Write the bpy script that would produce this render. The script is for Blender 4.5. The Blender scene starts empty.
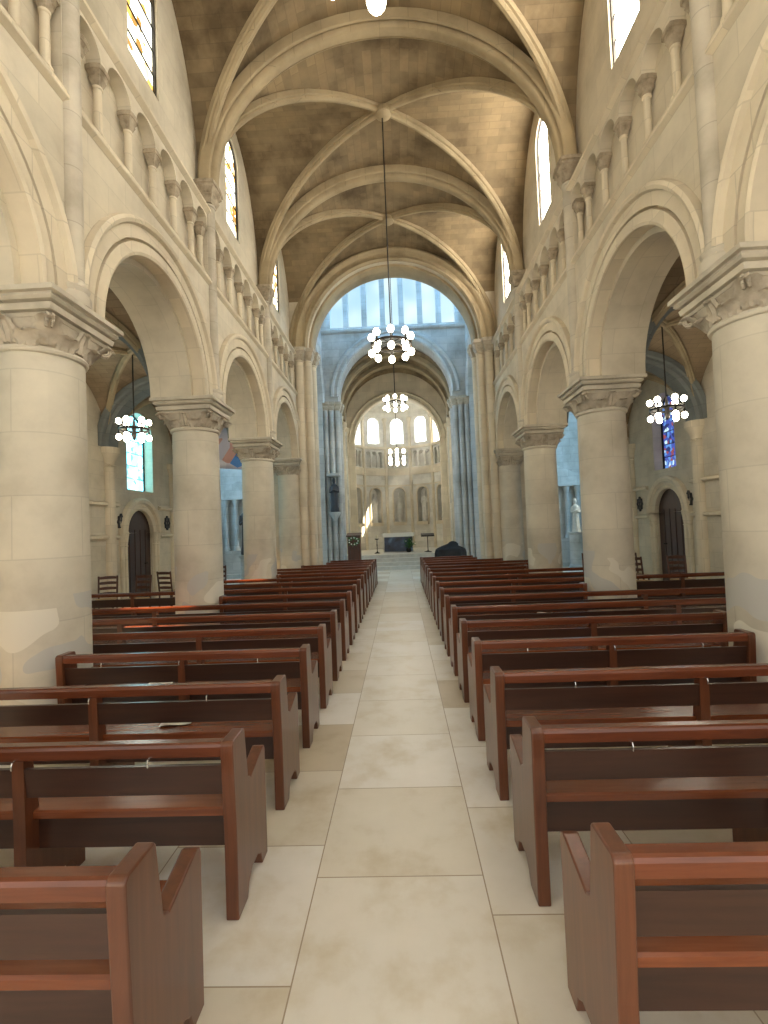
import bpy, bmesh, math, random
from mathutils import Vector, Matrix
from mathutils.geometry import tessellate_polygon
random.seed(4)
PI = math.pi
S = bpy.context.scene
C = S.collection

# ------------------------------------------------------------------ camera
F_PX, PITCH, YAW, ROLL, CX, CH = 480.0, .0337, .0338, .0393, .02, 1.70
def _rot(v):
    x, y, z = v
    c, s = math.cos(PITCH), math.sin(PITCH); y, z = c*y - s*z, s*y + c*z
    c, s = math.cos(YAW), math.sin(YAW); x, y = c*x - s*y, s*x + c*y
    return Vector((x, y, z))
_c, _s = math.cos(ROLL), math.sin(ROLL)
_r, _u, _f = _rot((_c, 0, -_s)), _rot((_s, 0, _c)), _rot((0, 1, 0))
cam_data = bpy.data.cameras.new('camera')
cam_data.sensor_fit = 'VERTICAL'; cam_data.sensor_height = 36; cam_data.sensor_width = 27
cam_data.lens = F_PX*36/1024
cam_data.clip_start = .05; cam_data.clip_end = 300
cam = bpy.data.objects.new('camera', cam_data); C.objects.link(cam)
m = Matrix((( _r.x, _u.x, -_f.x, CX), (_r.y, _u.y, -_f.y, 0), (_r.z, _u.z, -_f.z, CH), (0, 0, 0, 1)))
cam.matrix_world = m
S.camera = cam

# ------------------------------------------------------------------ light and exposure
S.view_settings.view_transform = 'Standard'; S.view_settings.look = 'None'
S.view_settings.gamma = 1; S.view_settings.use_curve_mapping = False
S.view_settings.exposure = 1.0
try:
    S.cycles.use_denoising = True
    S.cycles.max_bounces = 10; S.cycles.diffuse_bounces = 6; S.cycles.glossy_bounces = 3
    S.cycles.transparent_max_bounces = 8; S.cycles.volume_bounces = 0
    S.cycles.sample_clamp_indirect = 6
    S.cycles.caustics_reflective = False; S.cycles.caustics_refractive = False
except Exception:
    pass
W = bpy.data.worlds.new('world'); S.world = W; W.use_nodes = True
bg = W.node_tree.nodes['Background']
bg.inputs[0].default_value = (1.0, .95, .86, 1); bg.inputs[1].default_value = .85
sun_d = bpy.data.lights.new('sun', 'SUN'); sun_d.energy = 40.0; sun_d.angle = .012; sun_d.color = (1, .9, .72)
sun = bpy.data.objects.new('sun', sun_d); C.objects.link(sun)
sun.rotation_euler = Vector((-.64, .06, -.75)).to_track_quat('-Z', 'Y').to_euler()
sun.location = (14, 8, 18)
WIN_RIGHT, WIN_LEFT, WIN_AISLE, WIN_APSE, WIN_LANTERN, WIN_TRANSEPT, GLOBE = 24, 2.2, 2.6, 9, .62, 4.8, 16

# ------------------------------------------------------------------ materials
def new_mat(name):
    mt = bpy.data.materials.new(name); mt.use_nodes = True
    nt = mt.node_tree
    return mt, nt, nt.nodes['Principled BSDF']
def N(nt, typ, **kw):
    n = nt.nodes.new(typ)
    for k, v in kw.items():
        if k.startswith('i_'):
            n.inputs[k[2:].replace('_', ' ')].default_value = v
        else: setattr(n, k, v)
    return n
def ramp(nt, fac, stops, interp='LINEAR'):
    r = nt.nodes.new('ShaderNodeValToRGB'); e = r.color_ramp.elements
    r.color_ramp.interpolation = interp
    while len(e) < len(stops): e.new(.5)
    for el, (p, c) in zip(e, stops):
        el.position = p; el.color = (c[0], c[1], c[2], 1)
    nt.links.new(fac, r.inputs[0]); return r.outputs[0]
def mixc(nt, fac, a, b, mode='MIX'):
    n = nt.nodes.new('ShaderNodeMix'); n.data_type = 'RGBA'; n.blend_type = mode
    for sock, val in ((0, fac), (6, a), (7, b)):
        if isinstance(val, (int, float)): n.inputs[sock].default_value = val
        elif isinstance(val, tuple): n.inputs[sock].default_value = (*val[:3], 1)
        else: nt.links.new(val, n.inputs[sock])
    return n.outputs[2]
def stone(name, col, var=.12, block=(.62, .31), mortar=.75, rough=.85, noise=1.6, patches=None, bump=.15, blockvar=.08):
    mt, nt, b = new_mat(name)
    uv = N(nt, 'ShaderNodeUVMap'); geo = N(nt, 'ShaderNodeNewGeometry')
    br = N(nt, 'ShaderNodeTexBrick', i_Scale=1.0, i_Mortar_Size=.006, i_Mortar_Smooth=.3, i_Brick_Width=block[0], i_Row_Height=block[1])
    br.inputs['Color1'].default_value = (*[c*(1+blockvar) for c in col], 1)
    br.inputs['Color2'].default_value = (*[c*(1-blockvar) for c in col], 1)
    br.inputs['Mortar'].default_value = (*[c*mortar for c in col], 1)
    nt.links.new(uv.outputs[0], br.inputs['Vector'])
    n1 = N(nt, 'ShaderNodeTexNoise', i_Scale=noise, i_Detail=6.0, i_Roughness=.6)
    nt.links.new(geo.outputs['Position'], n1.inputs['Vector'])
    v = ramp(nt, n1.outputs[0], [(.3, (1-var*1.6, 1-var*1.7, 1-var*1.9)), (.52, (1, 1, 1)), (.72, (1+var, 1+var, 1+var*.9))])
    c = mixc(nt, 1.0, br.outputs['Color'], v, 'MULTIPLY')
    if patches:
        n2 = N(nt, 'ShaderNodeTexNoise', i_Scale=1.7, i_Detail=1.5)
        nt.links.new(geo.outputs['Position'], n2.inputs['Vector'])
        sp = N(nt, 'ShaderNodeSeparateXYZ'); nt.links.new(geo.outputs['Position'], sp.inputs[0])
        for lo, colp, zmax, thr in patches:
            zz = N(nt, 'ShaderNodeMath', operation='LESS_THAN'); nt.links.new(sp.outputs[2], zz.inputs[0]); zz.inputs[1].default_value = zmax
            th = N(nt, 'ShaderNodeMath', operation='GREATER_THAN' if lo else 'LESS_THAN'); nt.links.new(n2.outputs[0], th.inputs[0]); th.inputs[1].default_value = thr
            mu = N(nt, 'ShaderNodeMath', operation='MULTIPLY'); nt.links.new(zz.outputs[0], mu.inputs[0]); nt.links.new(th.outputs[0], mu.inputs[1])
            c = mixc(nt, mu.outputs[0], c, colp)
    nt.links.new(c, b.inputs['Base Color']); b.inputs['Roughness'].default_value = rough
    n3 = N(nt, 'ShaderNodeTexNoise', i_Scale=14.0, i_Detail=5.0)
    nt.links.new(geo.outputs['Position'], n3.inputs['Vector'])
    bp = N(nt, 'ShaderNodeBump', i_Strength=bump, i_Distance=.02); nt.links.new(n3.outputs[0], bp.inputs['Height'])
    nt.links.new(bp.outputs[0], b.inputs['Normal'])
    return mt
def plain(name, col, rough=.5, metal=0, var=0.0, scale=6):
    mt, nt, b = new_mat(name)
    b.inputs['Base Color'].default_value = (*col, 1); b.inputs['Roughness'].default_value = rough; b.inputs['Metallic'].default_value = metal
    if var:
        tc = N(nt, 'ShaderNodeTexCoord'); n = N(nt, 'ShaderNodeTexNoise', i_Scale=float(scale), i_Detail=5.0)
        nt.links.new(tc.outputs['Object'], n.inputs['Vector'])
        c = ramp(nt, n.outputs[0], [(.3, tuple(x*(1-var) for x in col)), (.7, tuple(min(1, x*(1+var)) for x in col))])
        nt.links.new(c, b.inputs['Base Color'])
    return mt
def wood(name, dark, light, rough=.32, axis=0):
    mt, nt, b = new_mat(name)
    tc = N(nt, 'ShaderNodeTexCoord'); mp = N(nt, 'ShaderNodeMapping')
    sc = [9, 9, 9]; sc[axis] = .7; mp.inputs['Scale'].default_value = sc
    nt.links.new(tc.outputs['Object'], mp.inputs[0])
    oi = N(nt, 'ShaderNodeObjectInfo')
    ad = N(nt, 'ShaderNodeVectorMath', operation='ADD'); nt.links.new(mp.outputs[0], ad.inputs[0])
    ml = N(nt, 'ShaderNodeMath', operation='MULTIPLY'); ml.inputs[1].default_value = 37.0; nt.links.new(oi.outputs['Random'], ml.inputs[0])
    nt.links.new(ml.outputs[0], ad.inputs[1])
    n = N(nt, 'ShaderNodeTexNoise', i_Scale=2.2, i_Detail=7.0, i_Roughness=.65, i_Distortion=.6)
    nt.links.new(ad.outputs[0], n.inputs['Vector'])
    c = ramp(nt, n.outputs[0], [(.3, dark), (.7, light)])
    hs = N(nt, 'ShaderNodeHueSaturation'); nt.links.new(c, hs.inputs['Color'])
    mr = N(nt, 'ShaderNodeMapRange', i_To_Min=.82, i_To_Max=1.18); nt.links.new(oi.outputs['Random'], mr.inputs[0]); nt.links.new(mr.outputs[0], hs.inputs['Value'])
    nt.links.new(hs.outputs[0], b.inputs['Base Color']); b.inputs['Roughness'].default_value = rough
    b.inputs['Coat Weight'].default_value = .25; b.inputs['Coat Roughness'].default_value = .2
    return mt
def glass(name, strength, stops, scale=9.0, trans=.35, tint=(1, .9, .7), lead=0.0):
    mt = bpy.data.materials.new(name); mt.use_nodes = True; nt = mt.node_tree
    nt.nodes.clear(); out = N(nt, 'ShaderNodeOutputMaterial'); em = N(nt, 'ShaderNodeEmission', i_Strength=float(strength))
    uv = N(nt, 'ShaderNodeUVMap'); vo = N(nt, 'ShaderNodeTexVoronoi', i_Scale=scale)
    nt.links.new(uv.outputs[0], vo.inputs['Vector'])
    sp = N(nt, 'ShaderNodeSeparateColor'); nt.links.new(vo.outputs['Color'], sp.inputs[0])
    c = ramp(nt, sp.outputs[0], stops, 'CONSTANT')
    nt.links.new(c, em.inputs[0])
    tr = N(nt, 'ShaderNodeBsdfTransparent'); tr.inputs[0].default_value = (*tint, 1)
    mx = N(nt, 'ShaderNodeMixShader'); mx.inputs[0].default_value = trans
    nt.links.new(em.outputs[0], mx.inputs[1]); nt.links.new(tr.outputs[0], mx.inputs[2]); nt.links.new(mx.outputs[0], out.inputs[0])
    return mt
def emit(name, col, strength):
    mt = bpy.data.materials.new(name); mt.use_nodes = True; nt = mt.node_tree
    nt.nodes.clear(); out = N(nt, 'ShaderNodeOutputMaterial'); em = N(nt, 'ShaderNodeEmission', i_Strength=float(strength)); em.inputs[0].default_value = (*col, 1)
    nt.links.new(em.outputs[0], out.inputs[0]); return mt

WALLC = (.585, .525, .41)
M = {}
M['wall'] = stone('wall_stone', WALLC, .13, mortar=.88, blockvar=.04, bump=.1)
M['arch'] = stone('arch_stone', (.63, .555, .42), .08, block=(.4, .4), mortar=.85, bump=.1)
M['pillar'] = stone('pillar_stone', (.58, .535, .435), .13, block=(40, .52), mortar=.86, patches=[(True, (.50, .49, .45), 1.25, .56), (False, (.68, .64, .54), 1.15, .42)], bump=.08, blockvar=.03)
M['carved'] = stone('carved_stone', (.44, .39, .31), .2, block=(30, 30), noise=6, bump=.35)
M['abacus'] = stone('abacus_stone', (.52, .475, .385), .16, block=(30, 30), noise=3, bump=.15)
M['shaft'] = stone('grey_shaft_stone', (.50, .455, .37), .2, block=(40, .5), mortar=.8)
M['cap_dark'] = stone('weathered_stone', (.36, .30, .22), .3, block=(30, 30), noise=9, bump=.6)
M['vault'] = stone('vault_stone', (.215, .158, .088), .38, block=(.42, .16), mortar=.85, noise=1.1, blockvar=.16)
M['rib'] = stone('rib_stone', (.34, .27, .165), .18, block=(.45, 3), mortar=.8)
M['aisle_vault'] = stone('aisle_vault_stone', (.27, .20, .125), .22, block=(.42, .16), noise=1.3)
M['cross'] = stone('crossing_stone', (.46, .465, .45), .16)
M['choir'] = stone('choir_stone', (.64, .62, .56), .12)
M['slate'] = stone('slate_grey_arch_stone', (.17, .185, .18), .15)
M['roof'] = plain('roof_slab', (.12, .09, .06), .9)
M['statue'] = plain('pale_statue_stone', (.62, .60, .54), .7, var=.15)
M['dark_statue'] = plain('dark_bronze', (.035, .035, .04), .5, var=.3)
M['wood_rail'] = wood('pew_rail_wood', (.085, .021, .008), (.17, .047, .018), .26)
M['wood_panel'] = wood('pew_panel_wood', (.03, .011, .007), (.056, .021, .012), .36)
M['wood_seat'] = wood('pew_seat_wood', (.13, .032, .010), (.23, .066, .022), .26)
M['wood_end'] = wood('pew_end_wood', (.085, .026, .011), (.16, .052, .021), .30, axis=2)
M['wood_dark'] = wood('dark_oak', (.035, .014, .01), (.06, .025, .016), .5, axis=2)
M['wood_chair'] = wood('chair_wood', (.05, .015, .008), (.10, .032, .015), .4, axis=2)
M['straw'] = plain('straw_seat', (.34, .22, .10), .8, var=.25, scale=30)
M['iron'] = plain('dark_iron', (.03, .027, .024), .45, .7)
M['steel'] = plain('bright_metal', (.7, .7, .7), .25, 1)
M['paper'] = plain('paper', (.8, .78, .72), .8)
M['black'] = plain('black_cloth', (.015, .015, .017), .8, var=.3)
M['white'] = plain('white_linen', (.8, .79, .74), .8)
M['marble'] = plain('pale_marble', (.60, .58, .52), .4, var=.1)
M['green'] = plain('leaf_green', (.05, .16, .04), .6, var=.4)
M['flower'] = plain('white_petal', (.8, .8, .72), .7)
M['wax'] = plain('wax', (.8, .75, .6), .5)
M['globe'] = emit('lamp_globe', (1, .90, .70), GLOBE)
M['gl_right'] = glass('clear_pane', WIN_RIGHT, [(0, (1, .97, .86)), (.5, (1, .98, .9)), (.9, (1, .9, .6))], 7, .45, (1, .62, .32))
M['gl_left'] = glass('amber_pane', WIN_LEFT, [(0, (1, .95, .75)), (.55, (1, .97, .86)), (.72, (.55, .30, .06)), (.86, (.22, .12, .03)), (.94, (.7, .5, .2))], 8, .03)
M['gl_cyan'] = glass('cyan_pane', WIN_AISLE, [(0, (.18, .75, .95)), (.5, (.45, .95, 1)), (.75, (.08, .5, .75)), (.9, (.35, .85, .8))], 9, .03)
M['gl_blue'] = glass('blue_pane', .7, [(0, (.05, .08, .35)), (.45, (.02, .03, .12)), (.62, (.25, .06, .07)), (.75, (.1, .25, .6)), (.93, (.5, .7, .8))], 11, .03, (.3, .4, .9))
M['gl_apse'] = glass('apse_pane', WIN_APSE, [(0, (.88, .95, 1)), (.8, (.8, .92, 1))], 7, .6, (1, .97, .9))
M['gl_sky'] = glass('pale_blue_pane', WIN_LANTERN, [(0, (.36, .62, .85)), (.4, (.55, .78, .92)), (.8, (.75, .92, 1))], .9, .02)
M['gl_side'] = glass('bright_blue_pane', 9, [(0, (.2, .52, 1)), (.4, (.34, .66, 1)), (.8, (.5, .78, 1))], 5, .02)
for nd_ in M['gl_sky'].node_tree.nodes:
    if nd_.type == 'TEX_VORONOI': nd_.feature = 'SMOOTH_F1'; nd_.inputs['Smoothness'].default_value = 1.0; nd_.inputs['Scale'].default_value = 1.1
    if nd_.type == 'VALTORGB': nd_.color_ramp.interpolation = 'LINEAR'
M['gl_trans'] = glass('transept_pane', WIN_TRANSEPT, [(0, (.33, .68, 1)), (.6, (.48, .8, 1))], 6, .05)

def floor_mat():
    mt, nt, b = new_mat('floor_slabs')
    geo = N(nt, 'ShaderNodeNewGeometry'); sp = N(nt, 'ShaderNodeSeparateXYZ'); nt.links.new(geo.outputs['Position'], sp.inputs[0])
    def ma(op, a, bb=None):
        n = N(nt, 'ShaderNodeMath', operation=op)
        for i, v in enumerate((a, bb)):
            if v is None: continue
            if isinstance(v, (int, float)): n.inputs[i].default_value = v
            else: nt.links.new(v, n.inputs[i])
        return n.outputs[0]
    u = ma('DIVIDE', ma('ADD', sp.outputs[0], .46+8.1), .81)
    col = ma('FLOOR', u)
    off = ma('FRACT', ma('MULTIPLY', col, .3))
    v = ma('ADD', ma('DIVIDE', sp.outputs[1], .80), ma('ADD', off, 40.0))
    row = ma('FLOOR', v)
    def edge(t, w):
        fr = ma('FRACT', t); return ma('LESS_THAN', ma('MINIMUM', fr, ma('SUBTRACT', 1.0, fr)), w)
    g = ma('MAXIMUM', edge(u, .0038), edge(v, .0038))
    cb = N(nt, 'ShaderNodeCombineXYZ'); nt.links.new(col, cb.inputs[0]); nt.links.new(row, cb.inputs[1])
    wn = N(nt, 'ShaderNodeTexWhiteNoise', noise_dimensions='2D'); nt.links.new(cb.outputs[0], wn.inputs['Vector'])
    base = ramp(nt, wn.outputs['Value'], [(0, (.57, .49, .36)), (.5, (.72, .68, .58)), (1, (.80, .78, .73))])
    n1 = N(nt, 'ShaderNodeTexNoise', i_Scale=2.3, i_Detail=7.0, i_Roughness=.62); nt.links.new(geo.outputs['Position'], n1.inputs['Vector'])
    st = ramp(nt, n1.outputs[0], [(.28, (.80, .74, .62)), (.5, (1, 1, 1)), (.75, (1.08, 1.08, 1.1))])
    c = mixc(nt, 1.0, base, st, 'MULTIPLY')
    c = mixc(nt, g, c, (.36, .29, .20))
    nt.links.new(c, b.inputs['Base Color'])
    rr = ramp(nt, n1.outputs[0], [(.3, (.30,)*3), (.7, (.42,)*3)]); nt.links.new(rr, b.inputs['Roughness'])
    return mt
M['floor'] = floor_mat()

# ------------------------------------------------------------------ mesh helpers
class MB:
    def __init__(s): s.v = []; s.f = []; s.uv = None
    def add(s, vs, fs):
        o = len(s.v); s.v += [Vector(p) for p in vs]; s.f += [tuple(i+o for i in f) for f in fs]; return s
    def box(s, x0, x1, y0, y1, z0, z1):
        return s.add([(x0,y0,z0),(x1,y0,z0),(x1,y1,z0),(x0,y1,z0),(x0,y0,z1),(x1,y0,z1),(x1,y1,z1),(x0,y1,z1)],
                     [(0,3,2,1),(4,5,6,7),(0,1,5,4),(1,2,6,5),(2,3,7,6),(3,0,4,7)])
    def loft(s, rings, cap=True, closed=True):
        n = len(rings[0]); vs = [p for r in rings for p in r]; fs = []
        for i in range(len(rings)-1):
            for j in range(n if closed else n-1):
                k = (j+1) % n
                fs.append((i*n+j, i*n+k, (i+1)*n+k, (i+1)*n+j))
        if cap: fs += [tuple(range(n))[::-1], tuple(range((len(rings)-1)*n, len(rings)*n))]
        return s.add(vs, fs)
    def lathe(s, cx, cy, prof, n=32, a0=0, a1=2*PI, sx=1, sy=1):
        full = abs(a1-a0-2*PI) < 1e-6
        k = n if full else n+1
        rings = [[(cx+sx*r*math.cos(a0+(a1-a0)*j/n), cy+sy*r*math.sin(a0+(a1-a0)*j/n), z) for j in range(k)] for r, z in prof]
        return s.loft(rings, True, True)
    def tube(s, p0, p1, r0, r1=None, n=12):
        r1 = r0 if r1 is None else r1
        p0, p1 = Vector(p0), Vector(p1); d = (p1-p0).normalized()
        a = d.orthogonal().normalized(); b = d.cross(a)
        rings = [[p+(a*math.cos(2*PI*j/n)+b*math.sin(2*PI*j/n))*r for j in range(n)] for p, r in ((p0, r0), (p1, r1))]
        return s.loft(rings)
    def path(s, pts, r, n=8):
        for a, b in zip(pts, pts[1:]): s.tube(a, b, r, r, n)
        return s
    def ball(s, c, r, nu=16, nv=10, sz=1.0):
        rings = [[(c[0]+r*math.sin(PI*(i)/nv)*math.cos(2*PI*j/nu), c[1]+r*math.sin(PI*(i)/nv)*math.sin(2*PI*j/nu), c[2]-sz*r*math.cos(PI*i/nv)) for j in range(nu)] for i in range(1, nv)]
        return s.loft(rings)
    def torus(s, c, R, r, n=40, k=8, sz=1.0):
        vs = []; fs = []
        for i in range(n):
            for j in range(k):
                a, b = 2*PI*i/n, 2*PI*j/k
                vs.append((c[0]+(R+r*math.cos(b))*math.cos(a), c[1]+(R+r*math.cos(b))*math.sin(a), c[2]+sz*r*math.sin(b)))
                fs.append((i*k+j, ((i+1)%n)*k+j, ((i+1)%n)*k+(j+1)%k, i*k+(j+1)%k))
        return s.add(vs, fs)
    def prism(s, outline, holes, fr, t0, t1):
        loops = [[Vector((p[0], p[1], 0)) for p in l] for l in [outline]+list(holes)]
        tris = tessellate_polygon(loops)
        flat = [p for l in loops for p in l]; n = len(flat)
        vs = [fr(p.x, p.y, t0) for p in flat]+[fr(p.x, p.y, t1) for p in flat]
        fs = [tuple(t) for t in tris]+[tuple(i+n for i in reversed(t)) for t in tris]
        o = 0
        for l in loops:
            k = len(l)
            for j in range(k):
                fs.append((o+j, o+(j+1)%k, o+(j+1)%k+n, o+j+n))
            o += k
        return s.add(vs, fs)
    def sweep(s, pts, bn, prof):
        pts = [Vector(p) for p in pts]; bn = Vector(bn).normalized(); rings = []
        for i, p in enumerate(pts):
            t = (pts[min(i+1, len(pts)-1)]-pts[max(i-1, 0)]).normalized()
            nn = t.cross(bn)
            rings.append([p+nn*a+bn*b for a, b in prof])
        return s.loft(rings)
    def build(s, name, mat, parent=None, smooth=35, uv=None):
        me = bpy.data.meshes.new(name)
        bm = bmesh.new()
        vv = [bm.verts.new(p) for p in s.v]
        for f in s.f:
            try: bm.faces.new([vv[i] for i in f])
            except ValueError: pass
        bmesh.ops.recalc_face_normals(bm, faces=bm.faces)
        lay = bm.loops.layers.uv.new('UVMap')
        for f in bm.faces:
            n = f.normal; ax = max(range(3), key=lambda k: abs(n[k]))
            for l in f.loops:
                if uv: l[lay].uv = uv(l.vert.co, n)
                else:
                    c = l.vert.co
                    l[lay].uv = (c.y, c.z) if ax == 0 else ((c.x, c.z) if ax == 1 else (c.y, c.x))
        bm.to_mesh(me); bm.free()
        if smooth:
            me.shade_smooth(); me.set_sharp_from_angle(angle=math.radians(smooth))
        me.materials.append(mat)
        o = bpy.data.objects.new(name, me); C.objects.link(o)
        if parent: o.parent = parent
        return o
def tag(o, label, cat, group=None, kind=None):
    o['label'] = label; o['category'] = cat
    if group: o['group'] = group
    if kind: o['kind'] = kind
    return o
def thing(name, label, cat, loc=(0, 0, 0), rz=0, group=None):
    o = bpy.data.objects.new(name, None); C.objects.link(o); o.location = loc; o.rotation_euler = (0, 0, rz)
    o.empty_display_size = .2
    return tag(o, label, cat, group)
def struct(o, label, cat): return tag(o, label, cat, None, 'structure')
def copy_tree(o, parent=None):
    c = o.copy(); C.objects.link(c); c.parent = parent
    for ch in list(o.children): copy_tree(ch, c)
    return c
def arcpts(u0, v0, r, a0, a1, n, ry=None):
    ry = ry or r
    return [(u0+r*math.cos(a0+(a1-a0)*i/n), v0+ry*math.sin(a0+(a1-a0)*i/n)) for i in range(n+1)]
def arch_hole(u, v0, vs, r, n=16):
    return [(u-r, v0), (u+r, v0)]+arcpts(u, vs, r, 0, PI, n)
FX = lambda u, v, t: (t, u, v)      # plane facing x: u=y, v=z
FY = lambda u, v, t: (u, t, v)      # plane facing y: u=x, v=z

# ------------------------------------------------------------------ layout numbers
BAY = 3.21
PY = [4.10+BAY*k for k in range(-2, 4)]         # -2.32 .89 4.10 7.31 10.52 13.73
ZC = 3.74                                        # abacus top
XW, XB, XO = 2.80, 2.95, 3.56                    # wall face, recessed face, outer face
ZS, HV = 7.13, 2.59                              # vault spring and rise
XA = 6.5                                         # aisle outer wall

# ------------------------------------------------------------------ floor
struct(MB().box(-8.2, 8.2, -2.6, 28, -.2, 0).build('floor', M['floor'], smooth=0), 'pale limestone slab floor of the nave and aisles', 'floor')

# ------------------------------------------------------------------ nave walls
NSM = 6
def tri_outline(ya, yb):
    """outline of the blind gallery recess, arches on top"""
    sp = .54; mid = (ya+yb)/2; cs = [mid+sp*(k-2.5) for k in range(6)]
    lo, hi = ya+.10, yb-.10
    pts = [(lo, 5.70), (hi, 5.70)]
    for c in reversed(cs):
        r = .215
        pts += [p for p in arcpts(c, 6.45, r, 0, PI, 10) if lo < p[0] < hi]
    if pts[2][0] < hi: pts.insert(2, (hi, 6.45))
    pts.append((lo, 6.45))
    out = []
    for p in pts:
        if not out or (abs(p[0]-out[-1][0]) > 1e-4 or abs(p[1]-out[-1][1]) > 1e-4): out.append(p)
    return out
def nave_wall(sg):
    side = 'left' if sg < 0 else 'right'
    fr = lambda u, v, t: (sg*t, u, v)
    def outline(r, top):
        o = [(PY[0], top), (PY[0], ZC)]
        for a, b in zip(PY, PY[1:]):
            mid = (a+b)/2
            o += [(mid-r, ZC)]+[p for p in reversed(arcpts(mid, ZC+.04, r, 0, PI, 28))]+[(mid+r, ZC)]
        o += [(PY[-1], ZC), (PY[-1], top)]
        return o
    mb = MB()
    wins = [arch_hole((a+b)/2, 7.45, 8.95, .36) for a, b in zip(PY, PY[1:])]
    mb.prism(outline(1.13, 10.45), wins, fr, XB+.001, XO)
    mb.prism(outline(1.38, 6.76), [tri_outline(a, b) for a, b in zip(PY, PY[1:])], fr, XW, XB)
    w = mb.build('wall_'+side, M['wall'], smooth=30)
    struct(w, side + ' arcade wall of pale limestone with gallery and clerestory', 'wall')
    for a, b in zip(PY, PY[1:]):
        mid = (a+b)/2
        # archivolt with hood mould
        ap = [(sg*XW, *p) for p in ([(mid+1.2, ZC)]+arcpts(mid, ZC+.04, 1.2, 0, PI, 36)+[(mid-1.2, ZC)])]
        if sg < 0: ap.reverse()
        q = MB().sweep(ap, (sg, 0, 0), [(0, .155), (0, -.03), (.03, -.045), (.06, -.03), (.135, -.03), (.14, .05), (.165, .05), (.17, -.03), (.30, -.03), (.315, -.075), (.35, -.09), (.385, -.07), (.395, .0), (.395, .05), (.19, .06), (.19, .155)])
        q.build('archivolt', M['arch'], w)
        if b < 3: continue
        for k in range(7):
            y = mid+.54*(k-3)
            if k == 0: y = a+.2
            if k == 6: y = b-.2
            x = sg*(XW+.075)
            col = MB().lathe(x, y, [(.07, 5.70), (.07, 5.73), (.055, 5.75), (.062, 5.77), (.045, 5.80), (.042, 5.83), (.039, 6.24), (.05, 6.25), (.05, 6.27), (.038, 6.28)], 14).build('colonnette', M['arch'], w)
            c = MB()
            c.loft([[(x+s*dx, y+s*dy, z) for dx, dy in [(-1,-1),(-.35,-1.12),(.35,-1.12),(1,-1),(1.12,-.35),(1.12,.35),(1,1),(.35,1.12),(-.35,1.12),(-1,1),(-1.12,.35),(-1.12,-.35)]] for s, z in [(.034, 6.27), (.042, 6.30), (.06, 6.35), (.052, 6.355), (.07, 6.40), (.08, 6.405), (.08, 6.455)]])
            c.build('colonnette_capital', M['cap_dark'], col)
    # string courses
    for nm, z, d, h in (('gallery', 5.56, .05, .11), ('clerestory', 6.69, .06, .12)):
        t = MB().prism([(0, z), (d, z+.3*h), (d, z+.62*h), (d*.75, z+.7*h), (d*.6, z+h), (0, z+h+.05), (-.1, z+h+.05), (-.1, z)], [], lambda u, v, t, s=sg: (s*(XW-u), t, v), PY[0], PY[-1])
        o = t.build('trim_%d' % {('left', 'gallery'): 1, ('left', 'clerestory'): 2, ('right', 'gallery'): 3, ('right', 'clerestory'): 4}[(side, nm)], M['arch'], smooth=20)
        struct(o, 'moulded string course %s on the %s wall' % ('below the gallery' if nm == 'gallery' else 'above the gallery', side), 'moulding')
    # vaulting shafts
    for p in PY[1:-1]:
        x = sg*(XW+.01)
        v = MB().lathe(x, p, [(.10, ZC), (.15, ZC+.02), (.15, ZC+.1), (.125, ZC+.14), (.14, ZC+.18), (.11, ZC+.22), (.098, ZC+.26), (.095, 6.82), (.11, 6.83), (.11, 6.86), (.09, 6.87)], 20).build('vaulting_shaft', M['shaft'], w)
        c = MB()
        for q in (0,):
            c.loft([[(x+s*dx, p+s*1.25*dy, z) for dx, dy in [(-1,-1),(-.35,-1.1),(.35,-1.1),(1,-1),(1.1,-.35),(1.1,.35),(1,1),(.35,1.1),(-.35,1.1),(-1,1),(-1.1,.35),(-1.1,-.35)]] for s, z in [(.085, 6.87), (.10, 6.92), (.125, 6.99), (.105, 7.0), (.14, 7.06), (.15, 7.07), (.15, 7.11), (.165, 7.12), (.165, 7.17)]])
        c.build('shaft_capital', M['cap_dark'], v)
    return w
WL, WR = nave_wall(-1), nave_wall(1)

# ------------------------------------------------------------------ windows
wn = [0]
def window_on(fr, u, v0, vs, r, t, mat, label, bars=True, outward=1, depth=.04, rows=5):
    wn[0] += 1
    pts = arch_hole(u, v0, vs, r)
    pane = MB(); vsx = [fr(a, b, t) for a, b in pts]; pane.add(vsx, [tuple(range(len(vsx)))])
    def uvf(c, n): return (c.x+c.y, c.z)
    o = pane.build('window_%d' % wn[0], mat, smooth=0, uv=uvf)
    struct(o, label, 'window')
    if bars:
        f = MB()
        ip = arch_hole(u, v0+.03, vs, r-.03)
        f.prism(pts, [ip], fr, t-depth, t-.005 if depth > 0 else t+.005)
        for k in range(1, rows):
            z = v0+(vs+r*.4-v0)*k/rows
            f.prism([(u-r+.02, z), (u+r-.02, z), (u+r-.02, z+.014), (u-r+.02, z+.014)], [], fr, t-depth*.6, t-.006 if depth > 0 else t+.006)
        f.build('window_frame', M['iron'], o, smooth=0)
    return o
for sg in (-1, 1):
    fr = lambda u, v, t, s=sg: (s*t, u, v)
    for i, (a, b) in enumerate(zip(PY, PY[1:])):
        window_on(fr, (a+b)/2, 7.45, 8.95, .36, 3.02, M['gl_left'] if sg < 0 else M['gl_right'],
                  '%s clerestory window of %s' % (('left', 'amber and white leaded glass') if sg < 0 else ('right', 'glaring white glass')) + [' behind the viewer, added for light', ' above the viewer', ' at the top edge of the photo', ' second from the top edge of the photo', ' closest to the crossing'][i])

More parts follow.
